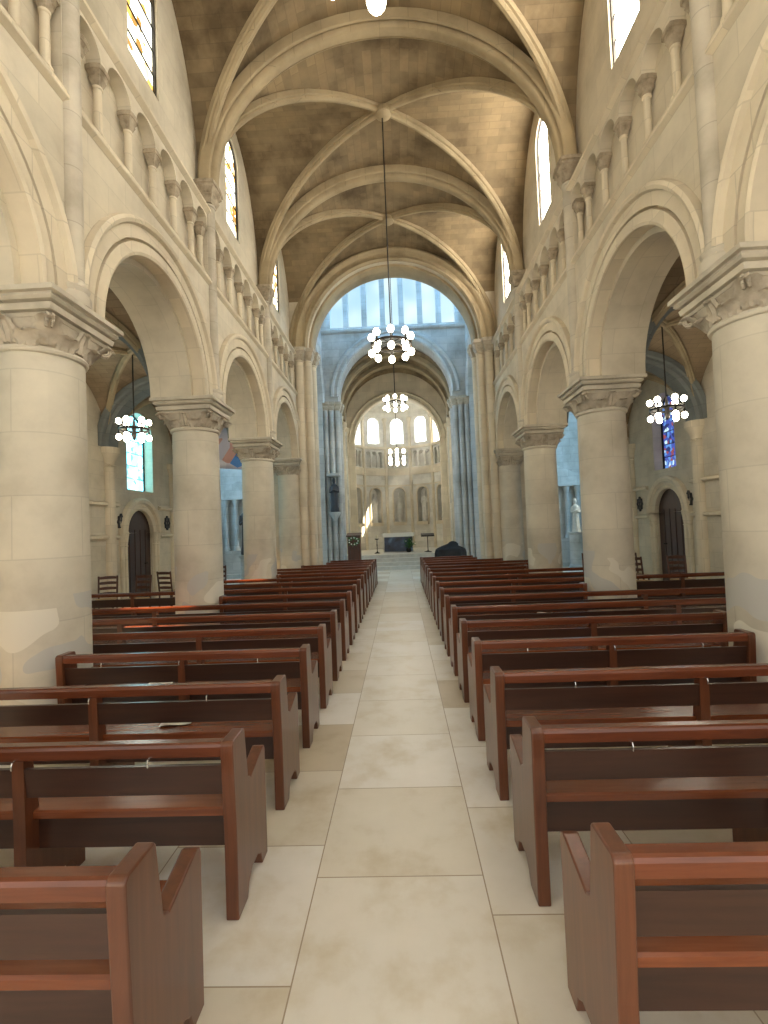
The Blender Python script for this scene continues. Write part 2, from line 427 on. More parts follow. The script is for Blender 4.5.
# ------------------------------------------------------------------ vaults
def web(mb, uvs, cx, cy, a, b, zs, H, n=28):
    ph = [-PI/2+PI*i/n for i in range(n+1)]
    def tri(idx, lat):
        o = len(mb.v)
        for (i, j) in idx:
            x, y = a*math.sin(ph[i]), b*math.sin(ph[j])
            h = max(math.cos(ph[i]), math.cos(ph[j]))
            mb.v.append(Vector((cx+x, cy+y, zs+H*h)))
            uvs.append((cx+x*1.0, b*1.35*ph[j]+cy) if lat else (cy+y, a*ph[i]))
        mb.f.append((o, o+1, o+2))
    for i in range(n):
        for j in range(n):
            same = (i-n/2+.5)*(j-n/2+.5) > 0
            q = [(i, j), (i+1, j), (i+1, j+1), (i, j+1)]
            tt = [(q[0], q[1], q[2]), (q[0], q[2], q[3])] if same else [(q[0], q[1], q[3]), (q[1], q[2], q[3])]
            for t in tt:
                mi = sum(abs(k[0]-n/2) for k in t); mj = sum(abs(k[1]-n/2) for k in t)
                tri(t, mi > mj)      # lateral cell where |x|/a > |y|/b
def build_web(name, bays, cx, a, zs, H, mat, parent=None):
    mb = MB(); uvs = []
    for y0, y1 in bays: web(mb, uvs, cx, (y0+y1)/2, a, (y1-y0)/2, zs, H)
    me = bpy.data.meshes.new(name); me.from_pydata([tuple(v) for v in mb.v], [], mb.f)
    lay = me.uv_layers.new(name='UVMap')
    for l in me.loops: lay.data[l.index].uv = uvs[l.vertex_index]
    bm = bmesh.new(); bm.from_mesh(me); bmesh.ops.remove_doubles(bm, verts=bm.verts, dist=1e-5); bm.to_mesh(me); bm.free()
    me.shade_smooth(); me.set_sharp_from_angle(angle=math.radians(25))
    me.materials.append(mat); o = bpy.data.objects.new(name, me); C.objects.link(o); o.parent = parent
    return o
def rib_paths(cx, cy, a, b, zs, H, n=40):
    for s in (1, -1):
        pts = [(cx+a*math.cos(PI*i/n), cy+s*b*math.cos(PI*i/n), zs+H*math.sin(PI*i/n)) for i in range(n+1)]
        e1 = Vector((a, s*b, 0)).normalized(); yield pts, e1.cross(Vector((0, 0, 1)))
RIBP = [(.04, -.075), (-.05, -.075), (-.06, -.045), (-.09, -.045), (-.12, -.02), (-.12, .02), (-.09, .045), (-.06, .045), (-.05, .075), (.04, .075)]
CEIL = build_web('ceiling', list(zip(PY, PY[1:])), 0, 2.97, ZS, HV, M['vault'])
struct(CEIL, 'brown stone groin vault over the nave', 'ceiling')
for a, b in zip(PY[1:], PY[2:]):
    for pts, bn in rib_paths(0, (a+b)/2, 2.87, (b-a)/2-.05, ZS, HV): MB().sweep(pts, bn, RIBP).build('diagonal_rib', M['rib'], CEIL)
    MB().lathe(0, (a+b)/2, [(.10, ZS+HV+.02), (.15, ZS+HV-.06), (.15, ZS+HV-.14), (.09, ZS+HV-.19), (.03, ZS+HV-.2)], 20).build('vault_boss', M['rib'], CEIL)
TRP = [(.14, -.175), (.03, -.175), (-.01, -.165), (-.03, -.14), (-.01, -.115), (.03, -.10), (-.05, -.09), (-.08, -.07), (-.09, -.045), (-.09, .045), (-.08, .07), (-.05, .09), (.03, .10), (-.01, .115), (-.03, .14), (-.01, .165), (.03, .175), (.14, .175)]
for p in PY[1:-1]:
    pts = [(2.74*math.cos(PI*i/48), p, ZS+.02+2.44*math.sin(PI*i/48)) for i in range(49)]
    MB().sweep(pts, (0, -1, 0), TRP).build('transverse_arch', M['rib'], CEIL)
# unseen roof slabs added to keep sun and sky out above the vaults
struct(MB().box(-3.7, 3.7, -2.6, 14, 10.46, 10.6).build('ceiling_sun_block', M['roof'], smooth=0), 'unseen roof slab added above the nave vault to block daylight', 'ceiling')

# ------------------------------------------------------------------ columns
def capital(x, y, z0, z1, r, hx, hy, n=64, m=10):
    mb = MB(); rings = []
    def surf(th, t):
        c, s_ = math.cos(th), math.sin(th); e = 2+5*t**1.5
        rho = 1/((abs(c)**e+abs(s_)**e)**(1/e))
        return (r+(hx-.03-r)*t**1.7)*rho*c, (r+(hy-.03-r)*t**1.7)*rho*s_, rho
    for i in range(m+1):
        t = i/m
        rings.append([(x+surf(2*PI*j/n, t)[0], y+surf(2*PI*j/n, t)[1], z0+(z1-z0)*t) for j in range(n)])
    mb.loft(rings)
    H = z1-z0
    def leaf(th, t0, t1, w, out, curl):
        q = 9; rr = []
        for i in range(q):
            k = i/(q-1); t = t0+(t1-t0)*min(1, k*1.15)
            ox = .012+out*k**2.2; dz = -curl*max(0, k-.72)**1.2*3.2
            wd = w*(math.sin(PI*min(1, .18+.80*k))**.7)*(1+.16*math.cos(11*k*PI))
            ring = []
            for v in (-1, -.66, -.33, 0, .33, .66, 1):
                a = th+wd*v/r; sx, sy, rho = surf(a, t)
                L = math.hypot(sx, sy); up = ox+.016*math.cos(v*PI*1.5)**2+.010*(1-abs(v))
                ring.append((x+sx*(1+up/L), y+sy*(1+up/L), z0+H*t+dz))
            for v in (1, .5, 0, -.5, -1):
                a = th+wd*.97*v/r; sx, sy, rho = surf(a, t); L = math.hypot(sx, sy); up = ox-.014
                ring.append((x+sx*(1+up/L), y+sy*(1+up/L), z0+H*t+dz-.006))
            rr.append(ring)
        mb.loft(rr)
    for k in range(8): leaf(2*PI*k/8+PI/8, .0, .55, .105, .05, .05)
    for k in range(8): leaf(2*PI*k/8, .1, .98, .085 if k % 2 else .07, .085 if k % 2 else .05, .06)
    for k in range(4):                       # corner scrolls
        a = PI/4+PI/2*k; sx, sy, rho = surf(a, .9); ux, uy = math.cos(a), math.sin(a)
        for sd in (-1, 1):
            pts = []
            for i in range(22):
                u = i/21; ph = u*2.4*2*PI; R = .062*(1-.72*u)
                cx_, cy_ = x+sx+ux*.035-uy*sd*.02, y+sy+uy*.035+ux*sd*.02
                pts.append((cx_+ux*R*math.cos(ph), cy_+uy*R*math.cos(ph), z0+H*.78+R*math.sin(ph)))
            mb.path(pts, .012, 6)
    return mb
def abacus(x, y, hx, hy, z0, z1):
    prof = [(-.10, 0), (-.085, .10), (-.11, .13), (-.11, .17), (-.07, .20), (-.06, .42), (-.09, .45), (-.09, .50), (-.05, .54), (-.03, .64), (-.035, .70), (-.035, .75), (0, .78), (0, .97), (-.012, 1)]
    return MB().loft([[(x-hx-d, y-hy-d, z0+(z1-z0)*t), (x+hx+d, y-hy-d, z0+(z1-z0)*t), (x+hx+d, y+hy+d, z0+(z1-z0)*t), (x-hx-d, y+hy+d, z0+(z1-z0)*t)] for d, t in prof])
def column(sg, y, label):
    x = sg*3.105
    t = thing('stone_column', label, 'column', (x, y, 0), 0, 'round columns of the nave arcades')
    MB().lathe(0, 0, [(.46, 0), (.46, .06), (.44, .1), (.40, .13), (.43, .17), (.42, .21), (.40, .23), (.365, .26), (.352, .3), (.348, 1.5), (.335, 3.26), (.33, 3.28)], 48).build('shaft', M['pillar'], t)
    MB().torus((0, 0, 3.295), .335, .03, 48, 8).build('neck_ring', M['pillar'], t)
    capital(0, 0, 3.31, 3.54, .335, .40, .42).build('capital', M['carved'], t, smooth=50)
    abacus(0, 0, .47, .487, 3.52, ZC).build('abacus', M['abacus'], t, smooth=20)
    return t
names = {1: 'nearest', 2: 'second', 3: 'third'}
for sg in (-1, 1):
    for k, y in ((1, PY[2]), (2, PY[3]), (3, PY[4])):
        s = 'left' if sg < 0 else 'right'
        column(sg, y, {(-1, 1): 'nearest thick round limestone column at the left edge of the photo', (-1, 2): 'second round limestone column on the left, beside the hanging aisle lamp',
                       (-1, 3): 'third, thinnest-looking round column on the left beyond the banner',
                       (1, 1): 'nearest thick round limestone column at the right edge with grey plaster patches', (1, 2): 'second round column on the right, patched white near its foot',
                       (1, 3): 'third, thinnest-looking round column on the right'}[(sg, k)])
for sg, w in ((-1, WL), (1, WR)):
    mb = MB().lathe(sg*3.105, PY[1], [(.46, 0), (.46, .1), (.385, .26), (.36, 3.1), (.36, 3.13), (.45, 3.46), (.47, ZC)], 32)
    mb.build('rear_pier', M['pillar'], w)

# ------------------------------------------------------------------ crossing
YC0, YC1 = 13.55, 14.45
ARC = lambda r, z, n=40: arcpts(0, z, r, 0, PI, n)
def portal(r, zs, xo, top, y0, y1, name, mat, label):
    o = [(r, 0), (xo, 0), (xo, top), (-xo, top), (-xo, 0), (-r, 0)]+[(-r, zs)]+[p for p in reversed(ARC(r, zs))][1:-1]+[(r, zs)]
    ob = MB().prism(o, [], FY, y0, y1).build(name, mat, smooth=30)
    return struct(ob, label, 'wall')
wc = portal(2.44, 6.90, 3.56, 13.6, YC0, YC1, 'wall_crossing_west', M['wall'], 'great round arch between the nave and the crossing')
def arch_sweep(r, zs, y, prof, name, mat, par, n=48):
    pts = [(x, y, z) for x, z in [(r, zs-.02)]+ARC(r, zs, n)+[(-r, zs-.02)]]
    return MB().sweep(pts, (0, -1, 0), prof).build(name, mat, par)
arch_sweep(2.36, 6.90, (YC0+YC1)/2, [(.12, -.32), (0.02, -.32), (0, -.28), (0, .28), (.02, .32), (.12, .32)], 'inner_order', M['rib'], wc)
arch_sweep(2.50, 6.90, YC0, [(-.04, -.02), (-.05, .05), (.0, .11), (.06, .09), (.09, .05), (.16, .05), (.2, .12), (.26, .15), (.32, .12), (.34, .03), (.40, .03), (.44, .08), (.5, .08), (.52, -.02)], 'outer_order', M['rib'], wc)
def clustered(sg, xs, zt, par, mat, cmat, face=-1):
    """xs: list of (x, y, r) for shafts from floor to the capitals"""
    for x, y, r in xs:
        MB().lathe(sg*x, y, [(r*1.7, 0), (r*1.7, .25), (r*1.4, .3), (r*1.5, .36), (r*1.05, .42), (r, .5), (r, zt-.36), (r*1.15, zt-.35), (r*1.15, zt-.32), (r, zt-.31)], 20).build('pier_shaft', mat, par)
        q = 1.0
        MB().loft([[(sg*x+s*dx, y+s*dy, z) for dx, dy in [(-1,-1),(-.35,-1.1),(.35,-1.1),(1,-1),(1.1,-.35),(1.1,.35),(1,1),(.35,1.1),(-.35,1.1),(-1,1),(-1.1,.35),(-1.1,-.35)]] for s, z in [(r*.95, zt-.31), (r*1.1, zt-.25), (r*1.45, zt-.17), (r*1.25, zt-.16), (r*1.55, zt-.08), (r*1.7, zt-.07), (r*1.7, zt+.03)]]).build('pier_capital', cmat, par)
for sg in (-1, 1):
    clustered(sg, [(2.46, 13.60, .11), (2.42, 14.0, .13), (2.70, 13.5, .12), (2.93, 13.44, .10)], 6.88, wc, M['arch'], M['carved'])
    # respond of the nave arcade
    r = MB().lathe(sg*3.105, YC0, [(.42, 0), (.42, .1), (.36, .25), (.335, .3), (.315, 3.3)], 32).build('respond_shaft', M['pillar'], wc)
    capital(sg*3.105, YC0, 3.30, 3.54, .315, .36, .38).build('respond_capital', M['carved'], r, smooth=50)
    abacus(sg*3.105, YC0, .43, .45, 3.52, ZC).build('respond_abacus', M['abacus'], r, smooth=20)
YE = 19.1
we = portal(2.29, 7.08, 3.0, 9.75, YE, YE+.9, 'wall_crossing_east', M['cross'], 'pale round arch between the crossing and the choir')
arch_sweep(2.29, 7.08, YE, [(-.03, -.03), (-.03, .05), (.03, .10), (.09, .06), (.16, .05), (.2, .10), (.27, .11), (.32, .06), (.33, -.03)], 'arch_moulding', M['cross'], we)
for sg in (-1, 1):
    clustered(sg, [(2.36, YE-.02, .11), (2.58, YE-.1, .10), (2.80, YE-.14, .09), (2.33, YE+.4, .12)], 6.78, we, M['cross'], M['carved'])
# string course and lantern
struct(MB().prism([(0, 9.62), (.1, 9.66), (.12, 9.74), (.06, 9.8), (0, 9.82), (-.05, 9.82), (-.05, 9.62)], [], lambda u, v, t: (t, YE-u, v), -2.95, 2.95).build('trim_5', M['cross'], smooth=20), 'string course under the lantern windows', 'moulding')
lw = [(-2.25+.75*k) for k in range(7)]
struct(MB().prism([(-3, 9.75), (3, 9.75), (3, 13.6), (-3, 13.6)], [arch_hole(x, 9.86, 12.6, .27) for x in lw], FY, YE, YE+.5).build('wall_lantern_east', M['cross'], smooth=30), 'lantern wall above the crossing pierced by tall windows', 'wall')
for k, x in enumerate(lw):
    window_on(FY, x, 9.86, 12.6, .27, YE+.1, M['gl_sky'], '%s tall pale blue lantern window above the crossing, from the left' % ['first', 'second', 'third', 'fourth', 'fifth', 'sixth', 'seventh'][k], bars=False)
lw2 = [YC1+.55+.88*k for k in range(5)]
for sg in (-1, 1):
    fr = lambda u, v, t, s=sg: (s*t, u, v)
    side = 'left' if sg < 0 else 'right'
    mid = (YC1+YE)/2; rr = 1.95
    o = [(YC1, 13.6), (YC1, 0), (mid-rr, 0), (mid-rr, 6.75)]+[p for p in reversed(arcpts(mid, 6.75, rr, 0, PI, 36))][1:-1]+[(mid+rr, 6.75), (mid+rr, 0), (YE, 0), (YE, 13.6)]
    w = MB().prism(o, [arch_hole(y, 9.95, 12.6, .27) for y in lw2], fr, 2.9, 3.5).build('wall_crossing_'+side, M['cross'], smooth=30)
    struct(w, 'pale %s arch of the crossing opening to the transept' % side, 'wall')
    pts = [(sg*2.9, y, z) for y, z in arcpts(mid, 6.75, rr, 0, PI, 36)]
    if sg < 0: pts.reverse()
    MB().sweep(pts, (sg, 0, 0), [(-.03, .03), (-.03, -.05), (.04, -.10), (.1, -.05), (.17, -.05), (.22, -.1), (.28, -.08), (.3, .03)]).build('arch_moulding', M['cross'], w)
    for k, y in enumerate(lw2):
        window_on(fr, y, 9.95, 12.6, .27, 3.15, M['gl_side'], '%s side lantern window, %s from the nave' % (side, ['first', 'second', 'third', 'fourth', 'fifth'][k]), rows=8)
    # transept
    tw = MB().prism([(YC0, 0), (YE+.3, 0), (YE+.3, 9.4), (YC0, 9.4)], [arch_hole(mid, 3.0, 6.6, .9)], fr, 8.0, 8.3).build('wall_transept_'+side, M['cross'], smooth=30)
    struct(tw, 'end wall of the %s transept' % side, 'wall')
    window_on(fr, mid, 3.0, 6.6, .9, 8.15, M['gl_trans'], 'large pale blue window in the %s transept' % side, rows=9)
    te = MB().prism([(2.98, 0), (8.0, 0), (8.0, 9.4), (2.98, 9.4)], [arch_hole(5.6, 4.6, 6.6, .5)], lambda u, v, t, s=sg: (s*u, t, v), YE, YE+.3).build('wall_transept_east_'+side, M['cross'], smooth=30)
    struct(te, 'east wall of the %s transept behind the side altar' % side, 'wall')
    window_on(lambda u, v, t, s=sg: (s*u, t, v), 5.6, 4.6, 6.6, .5, YE+.15, M['gl_trans'], 'pale blue window above the %s side altar' % side, rows=7)
    # west wall of the transept with the aisle arch
    xm = (XO+XA)/2; ra = 1.3
    o = [(XO, 9.4), (XO, 0), (xm-ra, 0), (xm-ra, 3.7)]+[p for p in reversed(arcpts(xm, 3.7, ra, 0, PI, 30))][1:-1]+[(xm+ra, 3.7), (xm+ra, 0), (8.0, 0), (8.0, 9.4)]
    struct(MB().prism(o, [], lambda u, v, t, s=sg: (s*u, t, v), 13.6, 14.1).build('wall_transept_west_'+side, M['wall'], smooth=30), 'wall at the end of the %s aisle with its round arch' % side, 'wall')
    struct(MB().box(*sorted((sg*3.5, sg*8.3)), YC0, YE+.3, 9.4, 9.55).build('ceiling_transept_'+side, M['roof'], smooth=0), 'ceiling of the %s transept' % side, 'ceiling')
struct(MB().box(-3.6, 3.6, YC0, YE+.5, 13.6, 13.75).build('ceiling_lantern', M['cross'], smooth=0), 'ceiling of the lantern over the crossing', 'ceiling')

# ------------------------------------------------------------------ choir and apse
YA = 23.2
FZ = .58
for sg in (-1, 1):
    side = 'left' if sg < 0 else 'right'
    w = MB().box(*sorted((sg*2.5, sg*2.9)), YE+.9, YA, 0, 6.77).build('wall_choir_'+side, M['choir'], smooth=0)
    struct(w, '%s side wall of the choir' % side, 'wall')
    for y in (20.6, 21.9, 23.1):
        MB().lathe(sg*2.48, y, [(.11, FZ), (.11, 6.2), (.13, 6.22), (.11, 6.25), (.2, 6.5), (.2, 6.62)], 16).build('choir_shaft', M['arch'], w)
    MB().prism([(0, 6.5), (.12, 6.56), (.12, 6.64), (0, 6.66)], [], lambda u, v, t, s=sg: (s*(2.51-u), t, v), YE+.9, YA).build('choir_cornice', M['arch'], w)
n = 32
vb = MB(); vb.loft([[(2.51*math.cos(PI*j/n), y, 6.75+2.51*math.sin(PI*j/n)) for j in range(n+1)] for y in (YE+.85, YA+.1)], cap=False, closed=False)
CH_V = vb.build('ceiling_choir', M['vault'], uv=lambda c, n_: (c.y, 2.51*math.atan2(c.z-6.75, c.x)))
struct(CH_V, 'brown barrel vault of the choir', 'ceiling')
for y in (20.6, 21.9):
    arch_sweep(2.38, 6.75, y, [(.14, -.2), (0, -.2), (-.03, -.12), (-.03, .12), (0, .2), (.14, .2)], 'barrel_rib', M['rib'], CH_V, 32)
wa = portal(2.07, 5.95, 2.9, 9.6, YA, YA+.4, 'wall_apse_arch', M['arch'], 'tan round arch framing the apse')
arch_sweep(2.07, 5.95, YA, [(-.02, -.02), (-.02, .06), (.05, .1), (.1, .05), (.2, .05), (.25, .1), (.32, .06), (.33, -.02)], 'arch_moulding', M['arch'], wa)
struct(MB().box(-3, 3, YE+.4, 27, 9.6, 9.75).build('ceiling_choir_sun_block', M['roof'], smooth=0), 'unseen roof slab added above the choir to block daylight', 'ceiling')  # unseen slab added so no sun leaks in over the choir
# apse: facets of 31 degrees
RA, CYA, STEP = 2.45, 23.75, math.radians(31)
hw = RA*math.tan(STEP/2)
ZAP = 8.0
for k in range(-3, 4):
    a = k*STEP
    nx, ny = math.sin(a), math.cos(a)
    tx, ty = math.cos(a), -math.sin(a)
    fr = lambda u, v, t, nx=nx, ny=ny, tx=tx, ty=ty: (nx*(RA+t)+tx*u, CYA+ny*(RA+t)+ty*u, v)
    hh = hw+.003
    holes = []
    wa_, wb_, wr_ = (6.3, 7.35, .34) if abs(k) < 2 else (6.15, 7.3, .5)  # side windows enlarged and unseen outermost pair added, to admit more sun
    holes.append(arch_hole(0, wa_, wb_, wr_, 12))
    front_holes = list(holes)
    if abs(k) <= 2: front_holes.append(arch_hole(0, 2.0, 3.55, .30, 12))
    gal = [(-.56, 5.0), (.56, 5.0), (.56, 5.72)]+[p for c in (.373, 0, -.373) for p in arcpts(c, 5.72, .15, 0, PI, 8)]+[(-.56, 5.72)]
    if abs(k) <= 2: front_holes.append(gal)
    pname = {-3: 'first', -2: 'second', -1: 'third', 0: 'middle', 1: 'fifth', 2: 'sixth', 3: 'seventh'}[k]
    mb = MB().prism([(-hh, 0), (hh, 0), (hh, ZAP), (-hh, ZAP)], front_holes, fr, 0, .4)
    mb.prism([(-hh-.1, 0), (hh+.1, 0), (hh+.1, ZAP), (-hh-.1, ZAP)], holes, fr, .4, .5)
    w = mb.build('wall_apse_%d' % (k+4), M['choir'], smooth=30)
    struct(w, '%s facet of the pale stone apse wall, counted from the left' % pname, 'wall')
    window_on(fr, 0, wa_, wb_, wr_, .3, M['gl_apse'], '%s arched apse window blazing white, from the left, outermost pair added for sun' % pname, bars=False)
    if abs(k) <= 2:
        for c in (-.187, .187, -.53, .53):
            p = fr(c, 0, .06)
            MB().lathe(p[0], p[1], [(.06, 5.0), (.06, 5.06), (.04, 5.1), (.036, 5.58), (.045, 5.6), (.07, 5.68), (.07, 5.73)], 10).build('gallery_colonnette', M['choir'], w)
        for z0, z1, d in ((4.55, 4.95, .07), (5.98, 6.12, .1), (3.95, 4.02, .05)):
            MB().prism([(-hh, z0), (hh, z0), (hh, z1), (-hh, z1)], [], fr, -d, .01).build('apse_band', M['arch'], w, smooth=0)
        ap = [fr(u, v, 0) for u, v in [(.3, 2.0)]+arcpts(0, 3.55, .3, 0, PI, 14)+[(-.3, 2.0)]]
        MB().sweep(ap, (-nx, -ny, 0), [(0, -.02), (0, .05), (.04, .07), (.08, .05), (.09, -.02)]).build('niche_moulding', M['arch'], w)
        MB().prism([(-.34, 1.82), (.34, 1.82), (.36, 2.0), (-.36, 2.0)], [], fr, -.16, .05).build('niche_sill', M['arch'], w, smooth=0)
    # shaft on the right edge of each facet
    p = fr(hw, 0, -.03)
    if k < 3: MB().lathe(p[0], p[1], [(.085, 0), (.085, 6.0), (.11, 6.02), (.08, 6.06), (.08, 7.5), (.14, 7.62), (.14, 7.7)], 12).build('apse_shaft', M['arch'], w)
dm = MB(); nd = 8
ring = lambda t: [((RA+.05)/math.cos(STEP/2)*math.cos(t)*math.sin((k-.5)*STEP), CYA+(RA+.05)/math.cos(STEP/2)*math.cos(t)*math.cos((k-.5)*STEP), ZAP-.05+1.35*math.sin(t)) for k in range(-3, 5)]
dm.loft([ring(PI/2*i/nd) for i in range(nd)]+[[(0, CYA, ZAP+1.3)]*8], cap=False, closed=False)
struct(dm.build('ceiling_apse', M['choir'], smooth=20), 'ribbed half dome over the apse', 'ceiling')

# ------------------------------------------------------------------ aisles
for sg in (-1, 1):
    side = 'left' if sg < 0 else 'right'
    fr = lambda u, v, t, s=sg: (s*t, u, v)
    xm = (XO+XA)/2
    mids = [(a+b)/2 for a, b in zip(PY, PY[1:])]
    yd = 11.78
    wr = .60 if sg < 0 else .48
    holes = [arch_hole(y, 2.85, 4.2, .32) for y in mids[:-1]]+[arch_hole(yd+.1, 2.88, 4.25, wr)]
    dr = .60
    o = [(PY[0], 0), (yd-dr, 0), (yd-dr, 1.80)]+[p for p in reversed(arcpts(yd, 1.80, dr, 0, PI, 24))][1:-1]+[(yd+dr, 1.80), (yd+dr, 0), (13.7, 0), (13.7, 5.5), (PY[0], 5.5)]
    w = MB().prism(o, holes, fr, XA, XA+.55).build('wall_aisle_'+side, M['wall'], smooth=30)
    struct(w, 'outer wall of the %s aisle in pale stone' % side, 'wall')
    for i, y in enumerate(mids[:-1]+[yd+.1]):  # all but the window over the door are unseen, added for light
        window_on(fr, y, 2.88 if i == 4 else 2.85, 4.25 if i == 4 else 4.2, wr if i == 4 else .32, XA+.26, M['gl_cyan'] if sg < 0 else M['gl_blue'],
                  ('slim round-headed window of %s glass in the %s aisle' % ('bright cyan' if sg < 0 else 'dark blue', side))+[' behind the viewer, added for light', ' beside the viewer, added for light', ' hidden by the first column, added for light', ' hidden by the second column, added for light', ' above the arched door'][i])
    # door
    d = MB().prism([(yd-dr, 0), (yd-dr, 1.80)]+[p for p in reversed(arcpts(yd, 1.80, dr, 0, PI, 24))][1:-1]+[(yd+dr, 1.80), (yd+dr, 0)], [], fr, XA+.06, XA+.14).build('door_%d' % (1 if sg < 0 else 2), M['wood_dark'], smooth=0)
    struct(d, 'dark round-headed wooden door in the %s aisle wall' % side, 'door')
    for k in range(1, 5):
        yy = yd-dr+2*dr*k/5
        MB().prism([(yy-.012, .02), (yy+.012, .02), (yy+.012, 1.9), (yy-.012, 1.9)], [], fr, XA+.045, XA+.065).build('door_batten', M['wood_dark'], d, smooth=0)
    MB().torus((sg*(XA+.045), yd+.35, 1.05), .05, .012, 18, 6).build('door_handle', M['iron'], d)
    ap = [(sg*XA, y, z) for y, z in [(yd+dr, 1.82)]+arcpts(yd, 1.80, dr, 0, PI, 30)+[(yd-dr, 1.82)]]
    if sg < 0: ap.reverse()
    MB().sweep(ap, (sg, 0, 0), [(-.01, .05), (-.01, -.05), (.05, -.09), (.1, -.05), (.13, -.05), (.17, -.12), (.24, -.14), (.29, -.1), (.30, .05)]).build('door_arch_moulding', M['arch'], w)
    for s2 in (-1, 1):
        for j, off in enumerate((.08, .22)):
            MB().lathe(sg*(XA-.02), yd+s2*(dr+off), [(.09, 0), (.09, .12), (.06, .18), (.055, 1.5), (.07, 1.52), (.055, 1.54), (.09, 1.78), (.09, 1.85)], 12).build('door_jamb_shaft', M['arch'], w)
    # string courses broken by the door arch
    for z, a, b in ((2.42, PY[1], yd-dr-.33), (2.42, yd+dr+.33, 13.6), (1.68, PY[1], yd-dr-.33), (1.68, yd+dr+.33, 13.6)):
        MB().prism([(0, z), (.08, z+.03), (.08, z+.08), (0, z+.12)], [], lambda u, v, t, s=sg: (s*(XA-u), t, v), a, b).build('aisle_string', M['arch'], w)
    # wall shafts and vault
    for p in PY[1:]:
        MB().lathe(sg*(XA-.02), min(p, 13.5), [(.17, 0), (.17, .2), (.14, .3), (.13, .4), (.125, 3.3), (.15, 3.33), (.12, 3.36), (.16, 3.5), (.24, 3.62), (.24, 3.74)], 18).build('aisle_shaft', M['arch'], w)
    cv = build_web('ceiling_aisle_'+side, list(zip(PY, PY[1:])), sg*xm, 1.50, 3.74, 1.55, M['aisle_vault'])
    struct(cv, 'groin vault of the %s aisle' % side, 'ceiling')
    for a, b in zip(PY[1:], PY[2:]):
        for pts, bn in rib_paths(sg*xm, (a+b)/2, 1.46, (b-a)/2-.05, 3.74, 1.53): MB().sweep(pts, bn, [(p*.7, q*.8) for p, q in RIBP]).build('aisle_rib', M['rib'], cv)
    for p in PY[1:-1]:
        pts = [(sg*xm+1.44*math.cos(PI*i/36), p, 3.74+1.42*math.sin(PI*i/36)) for i in range(37)]
        MB().sweep(pts, (0, -1, 0), [(.1, -.34), (.0, -.34), (-.03, -.31), (-.03, -.2), (-.10, -.17), (-.10, .17), (-.03, .2), (-.03, .31), (0, .34), (.1, .34)]).build('aisle_arch', M['slate'], cv)
    struct(MB().box(*sorted((sg*XO, sg*(XA+.6))), PY[0], 13.7, 5.5, 5.62).build('ceiling_aisle_roof_'+side, M['roof'], smooth=0), 'unseen roof slab added above the %s aisle to block the sun' % side, 'ceiling')  # unseen slab added to stop the sun above the aisle vault
    # station plaques
    for j, (y, q) in enumerate(((10.95, 'left of the arched door' if sg < 0 else 'nearer than the arched door'), (13.15, 'past the arched door'))):
        t = thing('station_plaque', 'dark diamond-shaped relief plaque on the %s aisle wall, %s' % (side, q), 'plaque', (sg*XA, y, 2.08), 0, 'dark relief plaques on the aisle walls')
        f2 = lambda u, v, tt, s=sg: (-s*tt, u, v)
        dia = [(.20*math.cos(PI/8*i)*(1 if i % 2 == 0 else .8)*.66, .20*math.sin(PI/8*i)*(1 if i % 2 == 0 else .72)) for i in range(16)]
        MB().prism(dia, [[(x*.78, y_*.78) for x, y_ in dia]], f2, 0, .05).build('frame', M['dark_statue'], t)
        MB().prism([(x*.78, y_*.78) for x, y_ in dia], [], f2, 0, .02).build('relief_field', M['carved'], t)
        MB().lathe(-sg*.035, 0, [(.02, -.11), (.035, -.08), (.03, 0), (.04, .05), (.02, .07), (.026, .1), (.008, .13)], 10, sx=.5).build('relief_figure', M['dark_statue'], t)

# ------------------------------------------------------------------ sanctuary steps and platform
st = MB()
struct(MB().box(-2.49, 2.49, 20.6, 26.2, 0, FZ).build('floor_sanctuary', M['marble'], smooth=0), 'raised pale floor of the sanctuary', 'floor')
t = thing('altar_steps', 'four broad pale stone steps leading up to the altar', 'steps', (0, 19.4, 0))
for k in range(4):
    MB().prism([(0, 0), (1.2-.3*k, 0), (1.2-.3*k, 1), (0, 1)], [], lambda u, v, tt, k=k: (tt, .3*k+u if v < .5 else .3*k+u, FZ/4*k+v*FZ/4), -1.95, 1.95).build('step', M['marble'], t, smooth=0)

